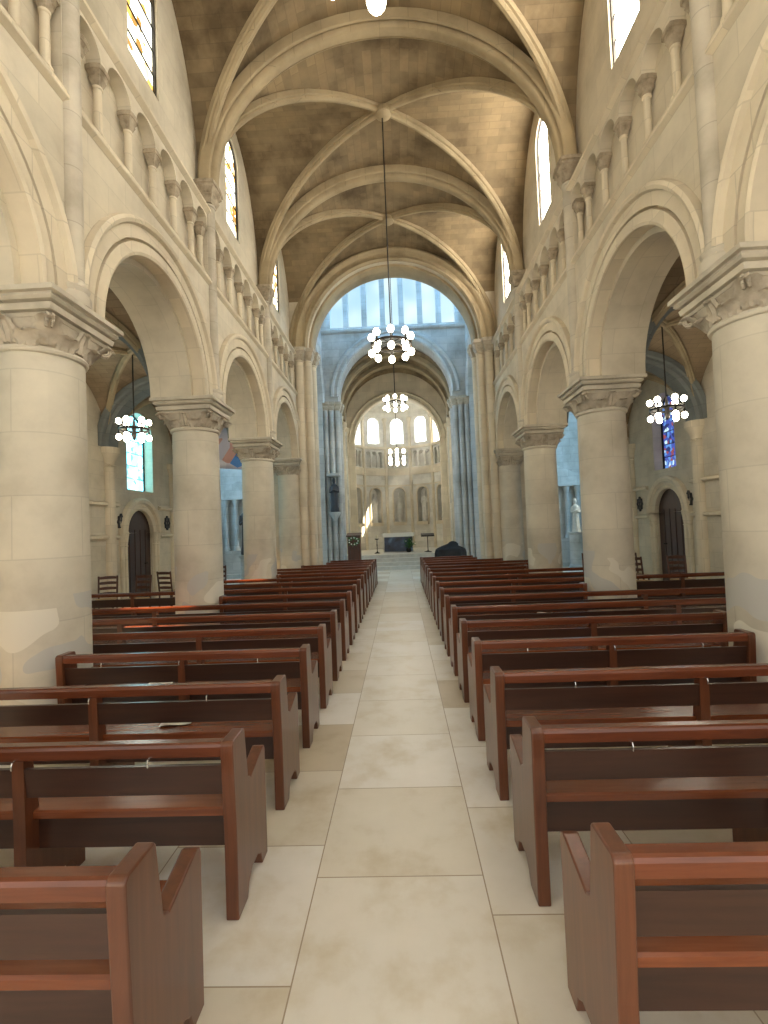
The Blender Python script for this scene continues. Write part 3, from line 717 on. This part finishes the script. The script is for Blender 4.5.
# ------------------------------------------------------------------ pews
ORD = ['first', 'second', 'third', 'fourth', 'fifth', 'sixth', 'seventh', 'eighth', 'ninth', 'tenth', 'eleventh', 'twelfth', 'thirteenth', 'fourteenth', 'fifteenth', 'sixteenth', 'seventeenth']
ENDP = [(.02, 0), (.15, 0), (.18, .07), (.22, .10), (.32, .10), (.36, .07), (.385, 0), (.475, 0), (.48, .58), (.47, .605), (.44, .615), (.235, .555), (.2, .575), (.165, .825), (.155, .84), (.015, .84), (.0, .825), (.0, .79), (.02, .40)]
MIDP = [(.03, 0), (.15, 0), (.18, .08), (.33, .08), (.37, 0), (.43, 0), (.43, .455), (.12, .455), (.075, .77), (.022, .77), (.03, .4)]
def pew(x0, x1, y, label, hooks=0, group='varnished wooden pews in rows along the aisle', mids=None):
    xa, xb = min(x0, x1), max(x0, x1); L = (xb-xa)/2
    t = thing('pew', label, 'pew', ((xa+xb)/2, y, 0), 0, group)
    KZ = .932
    fx = lambda u, v, tt: (tt, u, v*KZ)
    T = .058
    for a in (-L, L-T):
        e = MB().prism(ENDP, [], fx, a, a+T).build('end_panel', M['wood_end'], t, smooth=0)
        bv = e.modifiers.new('bevel', 'BEVEL'); bv.width = .006; bv.segments = 2; bv.limit_method = 'ANGLE'
    a, b = -L+T, L-T
    MB().prism([(.008, .770), (.006, .815), (.012, .828), (.022, .834), (.062, .834), (.07, .828), (.072, .770)], [], fx, a, b).build('top_rail', M['wood_rail'], t, smooth=18)
    MB().prism([(.038, .580), (.058, .580), (.045, .722), (.025, .722)], [], fx, a, b).build('back_panel', M['wood_panel'], t, smooth=0)
    MB().prism([(.075, .455), (.075, .485), (.083, .493), (.44, .50), (.455, .49), (.455, .455)], [], fx, a, b).build('seat', M['wood_seat'], t, smooth=0)
    MB().prism([(.11, .29), (.13, .29), (.13, .455), (.11, .455)], [], fx, a, b).build('apron', M['wood_panel'], t, smooth=0)
    for mx in (mids or [0]):
        MB().prism(MIDP, [], fx, mx-.028, mx+.028).build('middle_support', M['wood_end'], t, smooth=0)
    for k in range(hooks):
        hx = -L*.62+L*1.24*k/max(1, hooks-1)
        MB().path([(hx, .012, .722), (hx, -.008, .717), (hx, -.014, .702), (hx, -.012, .687), (hx, -.002, .684)], .0035, 6).build('bag_hook', M['steel'], t)
    return t
ends_l = [3.1, 2.75, 3.14, 2.78, 3.2, 5.75, 5.8, 2.72, 3.1, 3.7, 3.7, 2.72, 3.1, 3.7, 2.7, 2.15, 2.15]
ends_r = [3.0, 2.85, 3.1, 2.72, 3.08, 5.6, 5.7, 2.70, 3.1, 3.7, 3.7, 2.72, 3.1, 3.7, 2.7, 2.15, 2.15]
for i in range(17):
    yl, yr = 1.30+.824*i, 1.355+.824*i
    pew(-.76, -ends_l[i], yl, 'brown varnished pew left of the centre aisle, %s row from the viewer' % ORD[i], 3 if i < 4 else 0)
    pew(.56, ends_r[i], yr, 'brown varnished pew right of the centre aisle, %s row from the viewer' % ORD[i], 3 if i < 4 else 0)
for sg in (-1, 1):
    s = 'left' if sg < 0 else 'right'
    pew(sg*3.5, sg*5.6, 7.95, 'short dark pew in the %s side aisle behind the second column' % s, 0, 'pews in the side aisles')

# ------------------------------------------------------------------ hymn sheets left on the pews
for x, y, z, rz, l in ((-1.52, 3.2, .470, .2, 'white paper left on the seat of the third pew on the left'), (1.9, 6.55, .470, -.3, 'white paper on a pew seat on the right, middle rows'),
                       (-2.05, 4.0, .470, .1, 'white paper on the seat of the fourth pew on the left')):
    p = MB(); nx_ = 6
    vs = [(-.1+.2*i/nx_, -.075+.15*j, .002+.004*math.sin(i*1.1)+.003*j) for j in (0, 1) for i in range(nx_+1)]
    vs += [(a, b, c-.0015) for a, b, c in vs]
    k = nx_+1; fs = []
    for i in range(nx_): fs += [(i, i+1, k+i+1, k+i), (2*k+i, 3*k+i, 3*k+i+1, 2*k+i+1)]
    o = p.add(vs, fs).build('paper_sheet', M['paper']); o.location = (x, y, z); o.rotation_euler = (0, 0, rz)
    tag(o, l, 'paper', 'loose papers on the pews')

# ------------------------------------------------------------------ chairs in the aisles
def chair(x, y, rz, label):
    t = thing('wooden_chair', label, 'chair', (x, y, 0), rz, 'ladder-back chairs in the side aisles')
    for sx in (-1, 1):
        MB().tube((sx*.17, -.18, 0), (sx*.17, -.18, .45), .016, .02).build('leg', M['wood_chair'], t)
        MB().path([(sx*.165, .2, 0), (sx*.17, .18, .45), (sx*.175, .235, .92)], .018).build('leg', M['wood_chair'], t)
    MB().loft([[(-.19, -.2, z), (.19, -.2, z), (.18, .19, z), (-.18, .19, z)] for z in (.435, .465)]).build('seat', M['straw'], t, smooth=0)
    for z in (.55, .66, .77, .88):
        yb = .18+.055*(z-.45)/.47
        MB().loft([[(-.17+.34*i/6, yb+.025*math.sin(PI*i/6)-.006, z-.025), (-.17+.34*i/6, yb+.025*math.sin(PI*i/6)+.006, z-.025), (-.17+.34*i/6, yb+.025*math.sin(PI*i/6)+.006, z+.025+.012*math.sin(PI*i/6)), (-.17+.34*i/6, yb+.025*math.sin(PI*i/6)-.006, z+.025+.012*math.sin(PI*i/6))] for i in range(7)]).build('back_slat', M['wood_chair'], t)
    for z in (.15, .28):
        MB().tube((-.17, -.18, z), (.17, -.18, z), .01).build('stretcher', M['wood_chair'], t)
    for sx in (-1, 1):
        MB().tube((sx*.17, -.18, .2), (sx*.167, .19, .2), .01).build('stretcher', M['wood_chair'], t)
    return t
for x, y, r, l in ((-6.12, 9.75, .35, 'ladder-back chair nearest the first left column, against the aisle wall'), (-5.45, 9.7, -.2, 'ladder-back chair turned before the dark left aisle door'),
                   (-5.3, 10.9, 2.9, 'ladder-back chair facing away in the left aisle'), (-4.75, 10.6, .1, 'ladder-back chair beside the second left column'),
                   (-4.5, 11.7, .4, 'ladder-back chair farthest back in the left aisle'), (-4.0, 13.0, -.4, 'ladder-back chair seen between the second and third left columns'),
                   (4.75, 9.65, .3, 'ladder-back chair next to the second right column'), (5.55, 9.7, 0, 'ladder-back chair before the dark right aisle door'),
                   (5.2, 10.9, .15, 'ladder-back chair behind the others in the right aisle'), (4.45, 11.4, -.2, 'ladder-back chair in shade of the right aisle')):
    chair(x, y, r, l)

# ------------------------------------------------------------------ chandeliers
def chandelier(x, y, z, top, n, R, label, gr=.062, tiers=(.15, -.15), name='chandelier'):
    t = thing(name, label, 'chandelier', (x, y, z), 0, 'globe chandeliers hanging on long rods')
    MB().tube((0, 0, -.1), (0, 0, top-z), .012, .012, 8).build('hanging_rod', M['iron'], t)
    MB().lathe(0, 0, [(.012, -.2), (.03, -.17), (.05, -.1), (.03, -.04), (.045, .02), (.03, .1), (.015, .2)], 16).build('hub', M['iron'], t)
    rg = MB().torus((0, 0, 0), R, .014, 40, 8, 1.8).build('ring', M['iron'], t)
    for k in range(n):
        a = 2*PI*k/n+PI/2; c, s = math.cos(a), math.sin(a)
        MB().path([(.02*c, .02*s, .03), (.5*R*c, .5*R*s, .05), (R*c, R*s, 0)], .009, 6).build('arm', M['iron'], t)
        for dz in tiers:
            h = MB().tube((R*c, R*s, 0 if abs(dz) < .2 else dz*.5), (R*c, R*s, dz*.62), .012, .02, 8).build('lamp_holder', M['iron'], t)
            MB().ball((R*c, R*s, dz), gr, 12, 8, 1.15).build('globe', M['globe'], h)
    return t
chandelier(0, 2.5, 5.12, ZS+HV-.1, 8, .37, 'chandelier cut off by the top edge of the photo')
chandelier(-.02, (PY[3]+PY[4])/2, 5.14, ZS+HV-.1, 8, .37, 'large globe chandelier hanging over the aisle before the crossing')
chandelier(0, 16.4, 5.98, 13.6, 8, .36, 'globe chandelier hanging in the crossing, just above the apse windows')
chandelier(-.02, 21.2, 4.78, 9.235, 6, .34, 'three-tier lamp cluster hanging low below the middle apse window', .07, (.30, .0, -.22))
chandelier(-4.98, (PY[3]+PY[4])/2, 3.76, 5.3, 6, .255, 'globe chandelier in the left aisle', .052)
chandelier(4.98, (PY[3]+PY[4])/2, 3.68, 5.3, 6, .27, 'globe chandelier in the right aisle', .052)

# ------------------------------------------------------------------ statues
def figure(mb, s=1.0):
    prof = [(0, .20, .16), (.05, .21, .17), (.25, .18, .15), (.5, .165, .135), (.75, .16, .12), (.95, .155, .115), (1.1, .17, .12), (1.25, .19, .12), (1.33, .17, .105), (1.39, .09, .075), (1.43, .055, .055), (1.48, .06, .065), (1.55, .082, .095), (1.63, .08, .09), (1.70, .05, .06), (1.73, .015, .02)]
    n = 28; rings = []
    for z, a, b in prof:
        k = .012 if z < 1.0 else 0.0
        rings.append([((a+k*math.cos(9*th))*s*math.cos(th), (b+k*math.cos(9*th+1))*s*math.sin(th), z*s) for th in [2*PI*j/n for j in range(n)]])
    mb.loft(rings)
    for sx in (-1, 1):
        for p, q, r0, r1 in (((sx*.17, 0, 1.28), (sx*.21, -.03, 1.0), .055, .05), ((sx*.21, -.03, 1.0), (sx*.05, -.16, 1.08), .05, .035)):
            mb.tube(tuple(c*s for c in p), tuple(c*s for c in q), r0*s, r1*s, 10)
        mb.ball((sx*.03*s, -.17*s, 1.11*s), .035*s, 10, 6)
    return mb
for k, l in ((-2, 'pale statue in the leftmost apse niche'), (-1, 'pale statue in the niche left of the altar'), (0, 'pale statue in the middle niche above the altar'), (1, 'pale statue in the niche right of the altar'), (2, 'pale statue in the rightmost apse niche')):
    a = k*STEP; r = RA+.19
    t = thing('niche_statue', l, 'statue', (r*math.sin(a), CYA+r*math.cos(a), 2.0), -a, 'statues in the apse niches')
    MB().lathe(0, 0, [(.165, 0), (.165, .06), (.15, .08), (.15, .14)], 20).build('plinth', M['statue'], t)
    f = figure(MB(), .86); f.v = [v+Vector((0, 0, .14)) for v in f.v]; f.build('figure', M['statue'], t)
t = thing('bracket_statue', 'dark statue on a wall bracket on the left choir pier', 'statue', (-2.52, YE-.46, 2.35), 0)
MB().lathe(0, 0, [(.04, -.35), (.1, -.2), (.2, -.05), (.22, 0), (.22, .05)], 20).build('bracket', M['cross'], t)
f = figure(MB(), .78); f.v = [v+Vector((0, 0, .05)) for v in f.v]; f.build('figure', M['dark_statue'], t)
MB().box(-.25, .25, -.2, .3, 1.46, 1.56).build('canopy', M['cross'], t, smooth=0)

# ------------------------------------------------------------------ altar and sanctuary things
def altar_mat():
    mt, nt, b = new_mat('dark_blue_front')
    tc = N(nt, 'ShaderNodeTexCoord'); n = N(nt, 'ShaderNodeTexNoise', i_Scale=2.5, i_Detail=3.0); nt.links.new(tc.outputs['Object'], n.inputs['Vector'])
    c = ramp(nt, n.outputs[0], [(.35, (.01, .015, .03)), (.55, (.03, .06, .12)), (.7, (.16, .28, .42))])
    nt.links.new(c, b.inputs['Base Color']); b.inputs['Roughness'].default_value = .3; return mt
M['altar_front'] = altar_mat()
t = thing('altar', 'white topped altar with a dark blue front at the head of the aisle', 'altar', (-.12, 22.0, FZ))
MB().box(-.68, .68, 0, .62, 0, .78).build('body', M['marble'], t, smooth=0)
MB().box(-.64, .64, -.03, .0, .04, .72).build('front_panel', M['altar_front'], t, smooth=0)
MB().box(-.78, .78, -.07, .72, .78, .86).build('table_top', M['marble'], t, smooth=0)
cl = MB().prism([(-.10, .70), (-.09, .70), (-.085, .866), (.745, .866), (.745, .875), (-.095, .875)], [], lambda u, v, tt: (tt, u, v), -.7, .7).build('altar_cloth', M['white'], smooth=0)
cl.location = (-.12, 22.0, FZ); tag(cl, 'white linen cloth lying over the altar top', 'cloth')
def bouquet(x, y, z, label, n=26, h=.5, lean=.25, white=6, seed=1):
    rnd = random.Random(seed)
    t = thing('flower_arrangement', label, 'flowers', (x, y, z), 0)
    MB().lathe(0, 0, [(.06, 0), (.1, .02), (.12, .1), (.1, .16), (.11, .18)], 18).build('pot', M['iron'], t)
    st, lf, fl = MB(), MB(), MB()
    for i in range(n):
        a = rnd.uniform(0, 2*PI); r = rnd.uniform(.03, .28); zt = .18+rnd.uniform(.12, h)
        tip = Vector((r*math.cos(a)+lean*(zt-.18)*.8, r*math.sin(a)*.6, zt)); st.tube((0, 0, .14), tip, .006, .004, 5)
        d = (tip-Vector((0, 0, .14))).normalized(); sd = d.orthogonal().normalized()
        for q in (.55, .8, 1.0):
            c = Vector((0, 0, .14)).lerp(tip, q); s2 = sd if rnd.random() < .5 else -sd
            e = c+(s2+d*.6)*.12; w2 = d.cross(s2)*.03
            lf.add([c, (c+e)/2+w2+d*.01, e, (c+e)/2-w2+d*.01, (c+e)/2-d*.012], [(0, 1, 2, 3), (0, 3, 4), (3, 2, 4), (2, 1, 4), (1, 0, 4)])
        if i < white: fl.ball(tip, .035, 8, 6, .7)
    st.build('stems', M['green'], t); lf.build('leaves', M['green'], t, smooth=0)
    if white: fl.build('blossoms', M['flower'], t)
    return t
bouquet(.34, 21.72, FZ, 'green plant standing before the right half of the altar front', 26, .42, .35, 5, 3)
t = thing('ambo', 'tall dark wooden reading desk left of the altar steps', 'lectern', (-1.78, 18.35, 0))
MB().prism([(-.28, 0), (.28, 0), (.28, .12), (.24, .16), (.24, 1.42), (-.24, 1.42), (-.24, .16), (-.28, .12)], [], FY, -.2, .2).build('body', M['wood_chair'], t, smooth=0)
MB().prism([(-.25, 1.42), (.22, 1.52), (.22, 1.57), (-.25, 1.47)], [], lambda u, v, tt: (tt, u, v), -.28, .28).build('reading_board', M['wood_chair'], t, smooth=0)
MB().prism([(-.17, .2), (.17, .2), (.17, 1.0), (-.17, 1.0)], [[(-.14, .23), (.14, .23), (.14, .97), (-.14, .97)]], FY, -.22, -.199).build('panel_moulding', M['wood_chair'], t, smooth=0)
w_ = thing('wreath', 'green wreath with white flowers hanging on the front of the reading desk', 'wreath', (-1.78, 18.08, 1.26))
lf = MB(); fl = MB(); rnd = random.Random(8)
for i in range(70):
    a = rnd.uniform(0, 2*PI); r = .13+rnd.uniform(-.035, .035); p = Vector((r*math.cos(a)*1.3, rnd.uniform(-.03, .01), r*math.sin(a)))
    d = Vector((rnd.uniform(-1, 1), rnd.uniform(-1, .1), rnd.uniform(-1, 1))).normalized(); s2 = d.orthogonal().normalized()*.02
    lf.add([p, p+d*.04+s2, p+d*.09, p+d*.04-s2, p+d*.045+s2.cross(d)*.4], [(0, 1, 2, 3), (0, 1, 4), (1, 2, 4), (2, 3, 4), (3, 0, 4)])
for i in range(9):
    a = 2*PI*i/9; fl.ball((.13*1.3*math.cos(a), -.045, .13*math.sin(a)), .028, 8, 6)
lf.build('leaves', M['green'], w_, smooth=0); fl.build('blossoms', M['flower'], w_)
t = thing('lectern', 'thin black lectern standing right of the altar', 'lectern', (1.18, 21.3, FZ))
MB().lathe(0, 0, [(.17, 0), (.17, .02), (.05, .05), (.02, .08), (.018, .72)], 18).build('stand', M['iron'], t)
MB().prism([(-.17, .68), (.15, .80), (.15, .83), (-.17, .71), ], [], lambda u, v, tt: (tt, u, v), -.29, .29).build('book_rest', M['iron'], t, smooth=0)
MB().box(-.29, .29, -.19, -.17, .68, .74).build('lip', M['iron'], t, smooth=0)
t = thing('candle_stand', 'slim candle stand just left of the altar', 'candle stand', (-1.08, 21.6, FZ))
MB().lathe(0, 0, [(.13, 0), (.13, .02), (.04, .06), (.015, .1), (.015, .35), (.03, .38), (.015, .41), (.015, .6), (.1, .64), (.1, .66)], 18).build('stand', M['iron'], t)
MB().lathe(0, 0, [(.035, .66), (.035, .82), (.006, .825), (.003, .85)], 14).build('candle', M['wax'], t)
# black cloth heaped over a low stand
t = thing('cloth_covered_stand', 'dark cloth-covered heap right of the altar steps', 'cover', (1.85, 18.2, 0))
rings = []
for z, a, b, k in ((0, .62, .3, .03), (.3, .6, .29, .03), (.7, .58, .28, .02), (.82, .55, .27, .01), (.88, .46, .22, 0), (.95, .3, .17, 0), (1.02, .2, .13, 0), (1.09, .12, .09, 0), (1.12, .02, .02, 0)):
    rings.append([((.10 if z > .95 else 0)+(a+k*math.cos(11*th))*math.copysign(abs(math.cos(th))**.6, math.cos(th)), (b+k*math.cos(11*th))*math.copysign(abs(math.sin(th))**.6, math.sin(th)), z) for th in [2*PI*j/44 for j in range(44)]])
MB().loft(rings).build('cloth_cover', M['black'], t)

# ------------------------------------------------------------------ side altars in the transepts
for sg in (-1, 1):
    s = 'left' if sg < 0 else 'right'
    t = thing('side_altar', 'pale stone side altar with columns in the %s transept' % s, 'altar', (sg*5.9, YE-.02, 0))
    MB().box(-1.2, 1.2, -.9, 0, 0, .16).build('step', M['cross'], t, smooth=0)
    MB().box(-.9, .9, -.7, 0, .16, 1.05).build('table', M['cross'], t, smooth=0)
    MB().box(-1.1, 1.1, -.22, 0, 1.05, 3.25).build('back_slab', M['cross'], t, smooth=0)
    for x in (-.95, -.55, .55, .95):
        MB().lathe(x, -.34, [(.12, 1.05), (.12, 1.15), (.085, 1.2), (.075, 2.8), (.09, 2.83), (.13, 3.0), (.13, 3.05)], 16).build('altar_column', M['cross'], t)
    MB().prism([(-1.2, 3.05), (1.2, 3.05), (1.28, 3.25), (1.28, 3.35), (0, 3.95), (-1.28, 3.35), (-1.28, 3.25)], [], FY, -.5, 0).build('pediment', M['cross'], t, smooth=0)
t = thing('dark_statue', 'tall dark robed statue seen past the second left column', 'statue', (-5.25, 16.3, 0))
MB().lathe(0, 0, [(.3, 0), (.3, .1), (.25, .14), (.25, .85), (.3, .9), (.3, .98)], 24).build('pedestal', M['cross'], t)
f = figure(MB(), 1.05); f.v = [v+Vector((0, 0, .98)) for v in f.v]; f.build('figure', M['dark_statue'], t)
t = thing('white_statue', 'small white statue seen beside the second right column', 'statue', (6.35, 17.6, 0))
MB().lathe(0, 0, [(.3, 0), (.3, .1), (.25, .14), (.25, 1.2), (.3, 1.25), (.3, 1.3)], 24).build('pedestal', M['cross'], t)
f = figure(MB(), .7); f.v = [v+Vector((0, 0, 1.3)) for v in f.v]; f.build('figure', M['statue'], t)

# ------------------------------------------------------------------ banner
def banner_mat():
    mt, nt, b = new_mat('printed_banner')
    tc = N(nt, 'ShaderNodeTexCoord'); vo = N(nt, 'ShaderNodeTexVoronoi', i_Scale=2.6); nt.links.new(tc.outputs['Object'], vo.inputs['Vector'])
    sp = N(nt, 'ShaderNodeSeparateColor'); nt.links.new(vo.outputs['Color'], sp.inputs[0])
    c = ramp(nt, sp.outputs[0], [(0, (.10, .28, .70)), (.18, (.60, .58, .70)), (.55, (.60, .34, .30)), (.68, (.72, .70, .78)), (.92, (.16, .14, .40))], 'CONSTANT')
    nt.links.new(c, b.inputs['Base Color']); b.inputs['Roughness'].default_value = .7; return mt
t = thing('banner', 'hanging banner printed in blue, pink and white between two left columns', 'banner', (-4.35, 11.75, 3.4))
nb = 14
r0 = [[(-.6+1.2*i/nb, .03*math.sin(i*.9)*(1-v)+dy, 1.0*v-.12*(1-v)*(i/nb)) for i in range(nb+1)] for v in (0, .25, .5, .75, 1.0) for dy in (0,)]
fb = MB().loft(r0, cap=False, closed=False).build('cloth', banner_mat(), t)
sol = fb.modifiers.new('thickness', 'SOLIDIFY'); sol.thickness = .004
MB().tube((-.64, 0, 1.0), (.64, 0, 1.0), .014).build('rod', M['iron'], t)
for sx in (-.5, .5): MB().tube((sx, 0, 1.0), (sx, 0, 1.86), .004).build('cord', M['iron'], t)

# ------------------------------------------------------------------ dusty air in the choir, where the sun shafts show
hz = bpy.data.materials.new('dusty_air'); hz.use_nodes = True; nt = hz.node_tree; nt.nodes.clear()
out = N(nt, 'ShaderNodeOutputMaterial'); vs = N(nt, 'ShaderNodeVolumeScatter', i_Density=.07, i_Anisotropy=.2); nt.links.new(vs.outputs[0], out.inputs['Volume'])
h_ = MB().box(-1.75, 1.6, YA+.45, CYA+1.6, FZ+.9, 7.4).build('haze', hz, smooth=0)
tag(h_, 'thin sunlit haze in the apse', 'haze', None, 'stuff')
